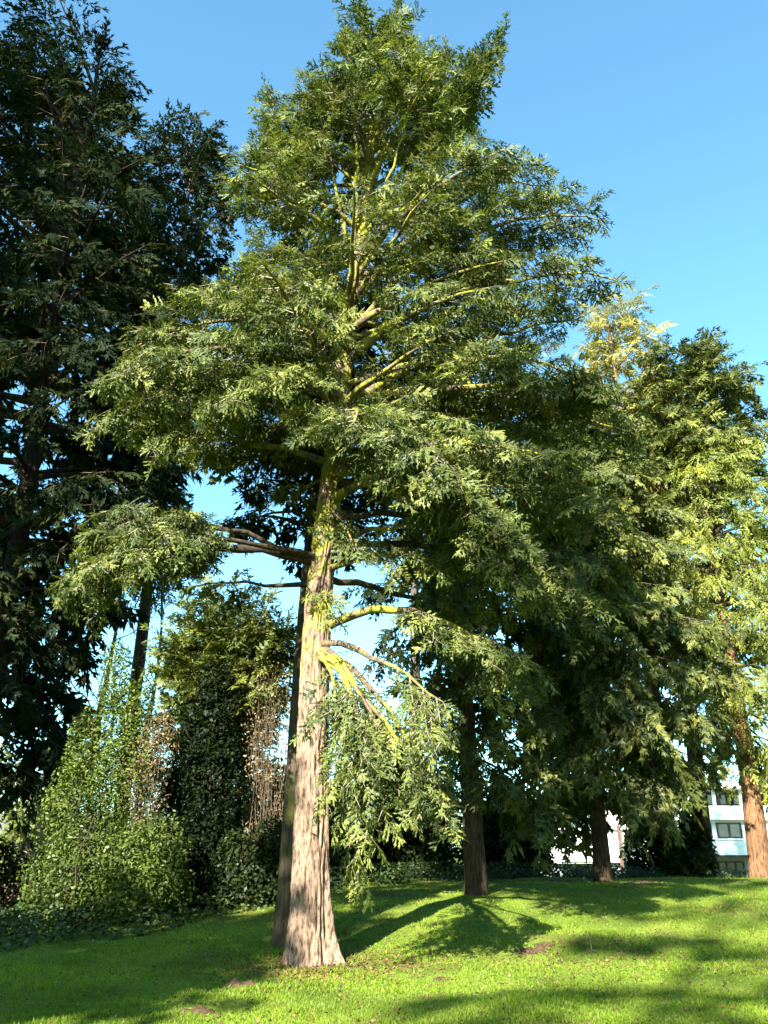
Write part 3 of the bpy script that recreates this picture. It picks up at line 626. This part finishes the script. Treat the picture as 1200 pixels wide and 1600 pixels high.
shrub('evergreen_bush', 'low dark bush between the ivy clad stump and the twin trunks', gp(395, 19.2), [(0,0,.6,.7,.5,.7),(.3,0,1.2,.45,.4,.6),(-.4,0,.9,.5,.4,.6)], 6000, .05, 'hedge', 12, group='dark bushes below the conifers', spread=.3, stem_r=.02)
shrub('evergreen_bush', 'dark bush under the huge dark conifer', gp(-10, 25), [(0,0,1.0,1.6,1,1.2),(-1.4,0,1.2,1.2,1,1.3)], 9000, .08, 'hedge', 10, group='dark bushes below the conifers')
# far belts of trees, seen only through gaps
def far_tree(label, x, y, H, R, mat, seed):
    bl = [(rnd.uniform(-.45,.45)*R, rnd.uniform(-.4,.4)*R, H*(.3+.6*i/9), R*rnd.uniform(.35,.6)*(1.15-.6*i/9), R*rnd.uniform(.35,.6)*(1.15-.6*i/9), H*rnd.uniform(.10,.16)) for i in range(10)]
    shrub('distant_tree', label, (x, y), bl, 6000, .16, mat, seed, cat='tree', stems=8, group='trees beyond the border', spread=.25, part='crown')
far_tree('leafy tree far behind the yew, over the brick house', -15.5, 40, 7.5, 3.2, 'yew', 21)
far_tree('dark tree far behind the twin trunks', -5.0, 44, 6.5, 3.2, 'hedge', 22)
far_tree('dark tree far behind the grey conifer trunk', .5, 46, 6.0, 3.4, 'hedge', 23)

# bare deciduous trees on the left
def bare_tree(label, px, Y, H, seed, r0=.12):
    rr = random.Random(seed); bx_, by_ = gp(px, Y); off = Vector((bx_, by_, gz(bx_, by_) - .1)); root = thing('bare_tree', off, label, 'tree', 'leafless trees of the border')
    tp = [Vector((.12 * math.sin(i * .9 + seed) * i / 5, .1 * math.cos(i + seed) * i / 5, H * i / 9)) for i in range(10)]
    tube(tp, np.linspace(r0, .02, 10), 9, 'trunk', M['twig_pale'], root)
    vs, fs, k = [], [], 0
    def br(p, d, L, r, lev):
        nonlocal k
        e = p + d * L; pp = bez(p, (p + e) / 2 + Vector((rr.gauss(0, .1), rr.gauss(0, .1), rr.gauss(0, .1))) * L, e, 5, .02 * L)
        v, f = tube(pp, np.linspace(r, r * .35, 6), 4, data=True); vs.append(v); fs.append(f + k); k += len(v)
        if lev:
            for _ in range(4):
                q, T = interp_path(pp, rr.uniform(.3, 1)); dd = (T + Vector((rr.gauss(0, .6), rr.gauss(0, .6), rr.gauss(.15, .5)))).normalized(); br(q, dd, L * rr.uniform(.4, .65), r * .5, lev - 1)
    for i in range(13):
        h = rr.uniform(.3, 1); p, T = interp_path(tp, min(.99, h)); a = rr.uniform(0, 6.28)
        br(p, Vector((math.cos(a), math.sin(a), rr.uniform(.4, 1.3))).normalized(), H * .24 * (1.25 - h), .035 * (1.3 - h), 2)
    o = link('branches', mesh_np('branches', np.concatenate(vs), np.concatenate(fs), True), M['twig_pale'], root); o['kind'] = 'stuff'
bare_tree('pale leafless tree against the sky behind the glossy shrub', 125, 26, 10.5, 1, .15)
bare_tree('pale leafless tree rising between the huge dark conifer and the yew', 205, 28, 11.0, 2, .12)
bare_tree('small leafless sapling arching by the brick house', 45, 22, 3.2, 3, .04)

# ================================================================ ivy ground cover, lawn grass, litter
def scatter(n, xlo, xhi, ylo, yhi, test, power=1.0):
    x, y = rng.uniform(xlo, xhi, n), ylo + (yhi - ylo) * rng.uniform(0, 1, n) ** power
    k = test(x, y); return x[k], y[k]
ix, iy = scatter(115000, -12, 13, 14, 31, lambda x, y: (y > border(x) + .35 * np.sin(x * 2.1) * np.sin(x * .7) + rng.normal(0, .12, len(x))) & (y < border(x) + 5) & (np.abs(x) < y * .52 + 2))
iz = ground_np(ix, iy) + rng.uniform(.02, .20, len(ix)) * np.clip((iy - border(ix)) * 1.6 + .3, .2, 2.4)
nrm = rng.standard_normal((len(ix), 3)) * .45 + [0, -.2, 1]; nrm /= np.linalg.norm(nrm, axis=1)[:, None]
u = np.cross(nrm, rng.standard_normal((len(ix), 3))); u /= np.linalg.norm(u, axis=1)[:, None]; w_ = np.cross(nrm, u); s = rng.uniform(.03, .065, len(ix))[:, None]
c_ = np.stack([ix, iy, iz], 1)
V = np.stack([c_ - u * s, c_ + w_ * s * .7, c_ + u * s * 1.1, c_ - w_ * s * .7], 1).reshape(-1, 3)
o = link('ivy_ground_cover', mesh_np('ivy', V, np.arange(len(V)).reshape(-1, 4), attrs={'tint': np.repeat(rng.beta(2, 2.5, len(ix)), 4)}), M['ivy'])
o['kind'] = 'stuff'; tag(o, 'dark ivy covering the ground of the planted border', 'ivy')
M['grass'] = leaf_mat('grass_blades', (.085, .135, .012), (.155, .240, .022), (.24, .30, .042), trans=.4, gloss=.01, patch=.5)
n = 270000
gy_ = 8.2 / (1 - rng.uniform(0, 1, n) * (1 - 8.2 / 30)); gx_ = rng.uniform(-1, 1, n) * (gy_ * .56 + 2)
bare = np.sin(gx_ * 1.3 + 2 * np.sin(gy_ * .8)) * np.sin(gy_ * 1.7 + gx_ * .6) > .62
trunkd = np.hypot(gx_ + 1.2, gy_ - 14.5)
k = (gy_ < border(gx_) + .2 * np.sin(gx_ * 3)) & ~(bare & (rng.uniform(0, 1, n) < .7)) & (trunkd > .52 + .25 * rng.uniform(0, 1, n))
gx_, gy_ = gx_[k], gy_[k]; n = len(gx_); gz_ = ground_np(gx_, gy_)
a = rng.uniform(0, 2 * PI, n); h = rng.uniform(.014, .040, n) * (1 + .35 * np.sin(gx_ * 2.7 + np.sin(gy_ * 3.1)) * np.sin(gy_ * 2.2)); wd = rng.uniform(.005, .010, n) * np.clip(gy_ / 11, 1, 2)
td_ = np.hypot(gx_ + 1.2, gy_ - 14.5); h *= 1 + 1.6 * np.exp(-((td_ - .62) / .22) ** 2)
cl_ = np.clip(np.sin(gx_ * 4.1 + 2.1 * np.sin(gy_ * 2.3)) * np.sin(gy_ * 3.7 + 1.9 * np.sin(gx_ * 2.9)), 0, 1) ** 3; h *= 1 + 1.1 * cl_
pat = .5 - .5 * cl_ + .25 * np.sin(gx_ * 1.1 + 1.7 * np.sin(gy_ * .7)) + .25 * np.sin(gy_ * 1.9 + 1.3 * np.sin(gx_ * 1.6 + 2))
tx, ty = rng.normal(0, .55, n) * h, rng.normal(0, .55, n) * h
V = np.stack([np.stack([gx_ - np.cos(a) * wd, gy_ - np.sin(a) * wd, gz_ - .004], 1), np.stack([gx_ + np.cos(a) * wd, gy_ + np.sin(a) * wd, gz_ - .004], 1), np.stack([gx_ + tx, gy_ + ty, gz_ + h], 1)], 1).reshape(-1, 3)
o = link('lawn_grass', mesh_np('lawn_grass', V, np.arange(len(V)).reshape(-1, 3), attrs={'tint': np.repeat(np.clip(rng.beta(2, 2, n) * .6 + pat * .4, 0, 1), 3)}), M['grass'])
o['kind'] = 'stuff'; tag(o, 'short bright green lawn grass', 'grass')
# fallen leaves and needles
lx, ly = scatter(15000, -12, 13, 9, 28, lambda x, y: (np.abs(x) < y * .55 + 1.5) & (y < border(x) + .5), 1.4)
lx2, ly2 = -1.0 + rng.normal(0, .75, 3200), 14.2 + rng.normal(0, .6, 3200)
lx3, ly3 = 2.8 + rng.normal(0, 1.6, 1800), 14.5 + rng.normal(0, 1.3, 1800)
lx, ly = np.concatenate([lx, lx2, lx3]), np.concatenate([ly, ly2, ly3]); lz = ground_np(lx, ly) + rng.uniform(.012, .04, len(lx)); n = len(lx)
nrm = rng.standard_normal((n, 3)) * .4 + [0, 0, 1]; nrm /= np.linalg.norm(nrm, axis=1)[:, None]; u = np.cross(nrm, rng.standard_normal((n, 3))); u /= np.linalg.norm(u, axis=1)[:, None]; w_ = np.cross(nrm, u)
s = rng.uniform(.012, .035, n)[:, None]; c_ = np.stack([lx, ly, lz], 1)
V = np.stack([c_ - u * s, c_ + w_ * s * .5, c_ + u * s, c_ - w_ * s * .5], 1).reshape(-1, 3)
o = link('fallen_leaves', mesh_np('fallen_leaves', V, np.arange(len(V)).reshape(-1, 4), attrs={'tint': np.repeat(rng.beta(2, 2, n), 4)}), M['needle_litter'])
o['kind'] = 'stuff'; tag(o, 'brown fallen leaves scattered on the lawn', 'leaves')
# molehills
M['soil'] = plain_mat('crumbly_soil', (.06, .038, .022), .95, .4, 14, .1, 22)
def molehill(label, px, py, Y, rx, ry, h, seed):
    p = at(px, py, Y); x0, y0 = p.x, p.y; nr, ns = 14, 34; V, Fq = [], []
    for i in range(nr):
        for j in range(ns):
            r = i / (nr - 1); th = 2 * PI * j / ns; f = 1 + .25 * noise.noise(Vector((math.cos(th) * 1.5 + seed, math.sin(th) * 1.5, 0)))
            x, y = r * rx * f * math.cos(th), r * ry * f * math.sin(th)
            z = .5 * h * (1 - r ** 2.6) * (1 + .9 * noise.noise(Vector((x * 8 + seed, y * 8, 0)))) + .05 * noise.noise(Vector((x * 22, y * 22, seed))) * (1 - r) - .012 * r
            V.append((x, y, gz(x0 + x, y0 + y) - gz(x0, y0) + z))
    i, j = np.meshgrid(np.arange(nr - 1), np.arange(ns), indexing='ij'); j2 = (j + 1) % ns
    Fq = np.stack([i * ns + j, (i + 1) * ns + j, (i + 1) * ns + j2, i * ns + j2], -1).reshape(-1, 4)
    o = link('molehill', mesh_np('molehill', np.array(V), Fq, True), M['soil']); o.location = (x0, y0, gz(x0, y0)); tag(o, label, 'molehill', 'heaps of bare soil on the lawn')
molehill('low wide molehill in the sun beside the shadow edge, below the twin trunks', 372, 1546, 12.3, .30, .22, .11, 1)
molehill('small crumbly molehill on the lawn with the tallest trunk behind it', 308, 1582, 10.6, .20, .15, .10, 2)
molehill('flat soil patch in the branch shadows near the wooden stake', 850, 1483, 15.8, .28, .22, .05, 3)
molehill('soil mound where branch shadows cross the lawn', 830, 1489, 15.4, .3, .25, .09, 4)
molehill('bare soil patch on the crest before the red barked conifer', 1000, 1385, 24.3, .9, .4, .05, 5)
molehill('small soil heap on the sunny lawn right of the tallest trunk', 690, 1530, 13.0, .16, .12, .06, 6)
# wooden stake
p = at(925, 1500, 15.0); M['stake'] = plain_mat('weathered_wood', (.16, .13, .09), .9, .3, 8)
sr = thing('wooden_stake', (p.x, p.y, gz(p.x, p.y)), 'thin pale wooden stake stuck in the lawn', 'stake')
V, Fq = tube([Vector((0, 0, -.1)), Vector((.004, 0, .12)), Vector((.0, .01, .29)), Vector((-.003, .01, .305))], [.009, .009, .008, .004], 7, data=True)
link('shaft', mesh_np('shaft', V, Fq), M['stake'], sr)
V, Fq = tube([Vector((-.05, -.02, .02)), Vector((.0, -.03, .06)), Vector((.11, -.04, .02))], [.006, .008, .004], 5, data=True)
link('broken_twig', mesh_np('broken_twig', V, Fq), M['twig'], sr)

# ================================================================ buildings
def siding_mat():
    m, t, out = mat_new('white_weatherboard')
    tc = t.nodes.new('ShaderNodeTexCoord'); wv = N(t, 'TexWave', Scale=1.1, Distortion=0.0); wv.bands_direction = 'Z'; wv.wave_profile = 'SAW'
    t.links.new(tc.outputs['Object'], wv.inputs[0])
    b = N(t, 'BsdfPrincipled', Roughness=.6); c = ramp(t, noise_n(t, .8, 4), [(.3, (.70, .70, .71)), (.7, (.82, .82, .82))]); t.links.new(c, b.inputs['Base Color'])
    bp = N(t, 'Bump', Strength=.7, Distance=.03); t.links.new(wv.outputs[1], bp.inputs['Height']); t.links.new(bp.outputs[0], b.inputs['Normal']); t.links.new(b.outputs[0], out.inputs[0]); return m
M['siding'] = siding_mat()
M['white'] = plain_mat('white_paint', (.78, .78, .78), .5, .06, 1)
M['frame'] = plain_mat('dark_frame', (.035, .03, .03), .5, .2, 2)
M['roof'] = plain_mat('grey_roof', (.10, .10, .11), .8, .25, 2)
M['render'] = plain_mat('grey_render', (.30, .31, .33), .8, .15, 1)
M['brown'] = plain_mat('brown_pipe', (.09, .05, .035), .7, .2, 2)
m, t, out = mat_new('window_glass'); b = N(t, 'BsdfPrincipled', Roughness=.06); b.inputs['Base Color'].default_value = (.05, .06, .07, 1); b.inputs['Specular IOR Level'].default_value = .8; t.links.new(b.outputs[0], out.inputs[0]); M['glass'] = m
def building():
    Y = 60.0; z = lambda py: at(1100, py, Y).z; x = lambda px: at(px, 1300, Y).x
    root = thing('apartment_building', (x(1100), Y, -2.2), 'white weatherboarded apartment building with dark framed windows behind the trees', 'building'); O = Vector((x(1100), Y, -2.2))
    def part(name, mat, *boxes, parent=None):
        mb = MB()
        for (x0, x1, y0, y1, z0, z1) in boxes: mb.box(x0 - O.x, x1 - O.x, y0 - O.y, y1 - O.y, z0 - O.z, z1 - O.z)
        return mb.build(name, mat, parent or root)
    def win(x0, x1, z0, z1, y, panes=2, fr=.10):
        f = MB()
        for bx_ in ((x0, x0 + fr, z0, z1), (x1 - fr, x1, z0, z1), (x0 + fr, x1 - fr, z0, z0 + fr), (x0 + fr, x1 - fr, z1 - fr, z1)): f.box(bx_[0] - O.x, bx_[1] - O.x, y - .07 - O.y, y + .05 - O.y, bx_[2] - O.z, bx_[3] - O.z)
        for i in range(1, panes):
            xm = x0 + (x1 - x0) * i / panes; f.box(xm - fr * .6 - O.x, xm + fr * .6 - O.x, y - .06 - O.y, y + .05 - O.y, z0 + fr - O.z, z1 - fr - O.z)
        fo = f.build('window', M['frame'], root)
        for i in range(panes):
            a, c = x0 + (x1 - x0) * i / panes, x0 + (x1 - x0) * (i + 1) / panes
            part('pane', M['glass'], (a + fr * .8, c - fr * .8, y - .01, y + .03, z0 + fr * .8, z1 - fr * .8), parent=fo)
        part('window_sill', M['white'], (x0 - .08, x1 + .08, y - .16, y - .005, z0 - .1, z0 - .004), parent=fo)
    # right wing: storeys from the ground up
    XL, XR = x(1010), x(1480); yb = Y + 11
    part('ground_floor_wall', M['render'], (XL, XR, Y + 1.6, yb, -2.2, z(1338)))
    part('floor_slab', M['frame'], (XL, XR, Y + .1, yb, z(1339), z(1336)))
    part('lower_siding_band', M['siding'], (XL, XR, Y, yb, z(1336), z(1314)))
    part('first_floor_wall', M['siding'], (XL, XR, Y + .35, yb, z(1314), z(1281)))
    part('ledge', M['white'], (XL, XR, Y - .12, Y + .40, z(1281), z(1277)))
    part('upper_siding_band', M['siding'], (XL, XR, Y + .05, yb, z(1277), z(1259)))
    part('upper_floor_wall', M['frame'], (XL, XR, Y + 2.4, yb, z(1259), z(1234)))
    part('roof', M['roof'], (XL - .4, XR, Y - .3, yb, z(1234), z(1231)))
    part('roof_fascia', M['white'], (XL + 3.2, XR, Y + .4, yb - .3, z(1231), z(1222)))
    for px in (1085, 1125, 1168, 1215, 1260, 1310, 1360): part('balcony_post', M['white'], (x(px) - .09, x(px) + .09, Y + .2, Y + .38, z(1259), z(1234)))
    for a, c in ((1088, 1122), (1130, 1164), (1173, 1210), (1222, 1256)): win(x(a), x(c), z(1256), z(1237), Y + 2.34, 2, .08)
    for a, c, n in ((1040, 1062, 1), (1100, 1115, 1), (1123, 1162, 2), (1168, 1184, 1), (1208, 1246, 2), (1262, 1280, 1), (1310, 1350, 2)): win(x(a), x(c), z(1310), z(1285), Y + .30, n)
    for a, c in ((1060, 1085), (1128, 1170), (1200, 1245)): win(x(a), x(c), z(1374), z(1346), Y + 1.54, 3, .09)
    # left wing with gable
    xl, xr = x(770), x(1008); yl = Y + 1.5
    part('left_wing_wall', M['siding'], (xl, xr, yl, yb, z(1348), z(1285)))
    part('left_wing_base', M['render'], (xl, xr, yl + .5, yb, -2.2, z(1349)))
    part('left_wing_roof', M['roof'], (xl - .5, x(950), yl - .5, yb, z(1285), z(1262)))
    part('roof_light', M['white'], (x(800), x(838), yl + 1, yb - 1, z(1262), z(1246)))
    ga, gb, gm = x(945), xr + .1, x(978); zt, zb = z(1256), z(1285); y0, y1 = yl - .35, yl + 4
    V = [(ga,y0,zb-.4),(gb,y0,zb-.4),(gb,y0,z(1272)),(gm,y0,zt),(ga,y0,zb),(ga,y1,zb-.4),(gb,y1,zb-.4),(gb,y1,z(1272)),(gm,y1,zt),(ga,y1,zb)]
    V = [(a - O.x, b_ - O.y, c - O.z) for a, b_, c in V]
    me = bpy.data.meshes.new('gable'); me.from_pydata(V, [], [(0,1,2,3,4),(9,8,7,6,5),(0,5,6,1),(1,6,7,2),(2,7,8,3),(3,8,9,4),(4,9,5,0)]); link('gable', me, M['white'], root)
    part('balcony_parapet', M['white'], (x(872), x(945), yl - 1.6, yl - 1.45, z(1346), z(1326)), (x(872), x(945), yl - 1.45, yl - .01, z(1349), z(1345.5)))
    part('drain_pipe', M['brown'], (x(971), x(976), yl - .45, yl - .36, -2.2, z(1290)))
    for a, c, n in ((985, 1007, 1), (880, 905, 2), (918, 938, 1), (800, 830, 2), (845, 866, 1)): win(x(a), x(c), z(1322), z(1295), yl - .05, n)
    for a, c in ((990, 1006), (905, 935)): win(x(a), x(c), z(1372), z(1354), yl + .44, 2, .08)
    # brick house on the left
building()
M['brick'] = None
m, t, out = mat_new('red_brick'); br = N(t, 'TexBrick', Scale=4.0); br.inputs['Color1'].default_value = (.06, .024, .019, 1); br.inputs['Color2'].default_value = (.05, .02, .016, 1); br.inputs['Mortar'].default_value = (.08, .07, .06, 1)
tc = t.nodes.new('ShaderNodeTexCoord'); mp = t.nodes.new('ShaderNodeMapping'); mp.inputs['Rotation'].default_value = (PI / 2, 0, 0); t.links.new(tc.outputs['Object'], mp.inputs[0]); t.links.new(mp.outputs[0], br.inputs[0])
b = N(t, 'BsdfPrincipled', Roughness=.9); t.links.new(br.outputs[0], b.inputs['Base Color']); t.links.new(b.outputs[0], out.inputs[0]); M['brick'] = m
def brick_house():
    Y = 48.0; bz = -1.6; x0 = at(-220, 1400, Y).x; x1 = at(108, 1400, Y).x; O = Vector((x0, Y, bz))
    root = thing('brick_house', O, 'low red brick house with white framed window beyond the border', 'house')
    W = x1 - x0; MB().box(0, W, 0, 8, 0, 3.2).build('wall', M['brick'], root)
    me = bpy.data.meshes.new('roof'); me.from_pydata([(-.3,-.4,3.15),(W+.3,-.4,3.15),(W+.3,8.4,3.15),(-.3,8.4,3.15),(-.3,4,5.2),(W+.3,4,5.2)], [], [(0,1,5,4),(2,3,4,5),(1,2,5),(3,0,4),(3,2,1,0)]); link('roof', me, M['roof'], root)
    for a in (W - 2.0, W - 5.2, W - 8.4):
        f = MB(); f.box(a, a + .09, -.06, -.004, 1, 2.4).box(a + 1.31, a + 1.4, -.06, -.004, 1, 2.4).box(a + .09, a + 1.31, -.06, -.004, 1, 1.09).box(a + .09, a + 1.31, -.06, -.004, 2.31, 2.4).box(a + .66, a + .74, -.055, -.004, 1.09, 2.31)
        fo = f.build('window', M['white'], root)
        for q in (a + .09, a + .74): MB().box(q, q + .57, -.03, -.003, 1.09, 2.31).build('pane', M['glass'], fo)
brick_house()
def white_shed(px, Y, label):
    p = at(px, 1380, Y); bz = gz(p.x, Y); root = thing('white_house', (p.x, Y, bz), label, 'house')
    MB().box(-2.0, 2.0, 0, 4, 0, 3.0).build('wall', M['white'], root)
    me = bpy.data.meshes.new('roof'); me.from_pydata([(-2.3,-.3,2.98),(2.3,-.3,2.98),(2.3,4.3,2.98),(-2.3,4.3,2.98),(-2.3,2,4.3),(2.3,2,4.3)], [], [(0,1,5,4),(2,3,4,5),(1,2,5),(3,0,4),(3,2,1,0)]); link('roof', me, M['roof'], root)
    f = MB(); f.box(-.6, .6, -.05, -.004, 1.0, 2.2); fo = f.build('window', M['frame'], root); MB().box(-.5, .5, -.07, -.051, 1.1, 2.1).build('pane', M['glass'], fo)
white_shed(398, 50, 'small white house glimpsed between the shrub and the twin trunks')
import os
if os.environ.get('SCENE_COUNT'):
    for c in COUNT: print(c)
    print('tris', sum(sum(len(p.vertices) - 2 for p in []) or (len(me.loops) - 2 * len(me.polygons)) for me in bpy.data.meshes))
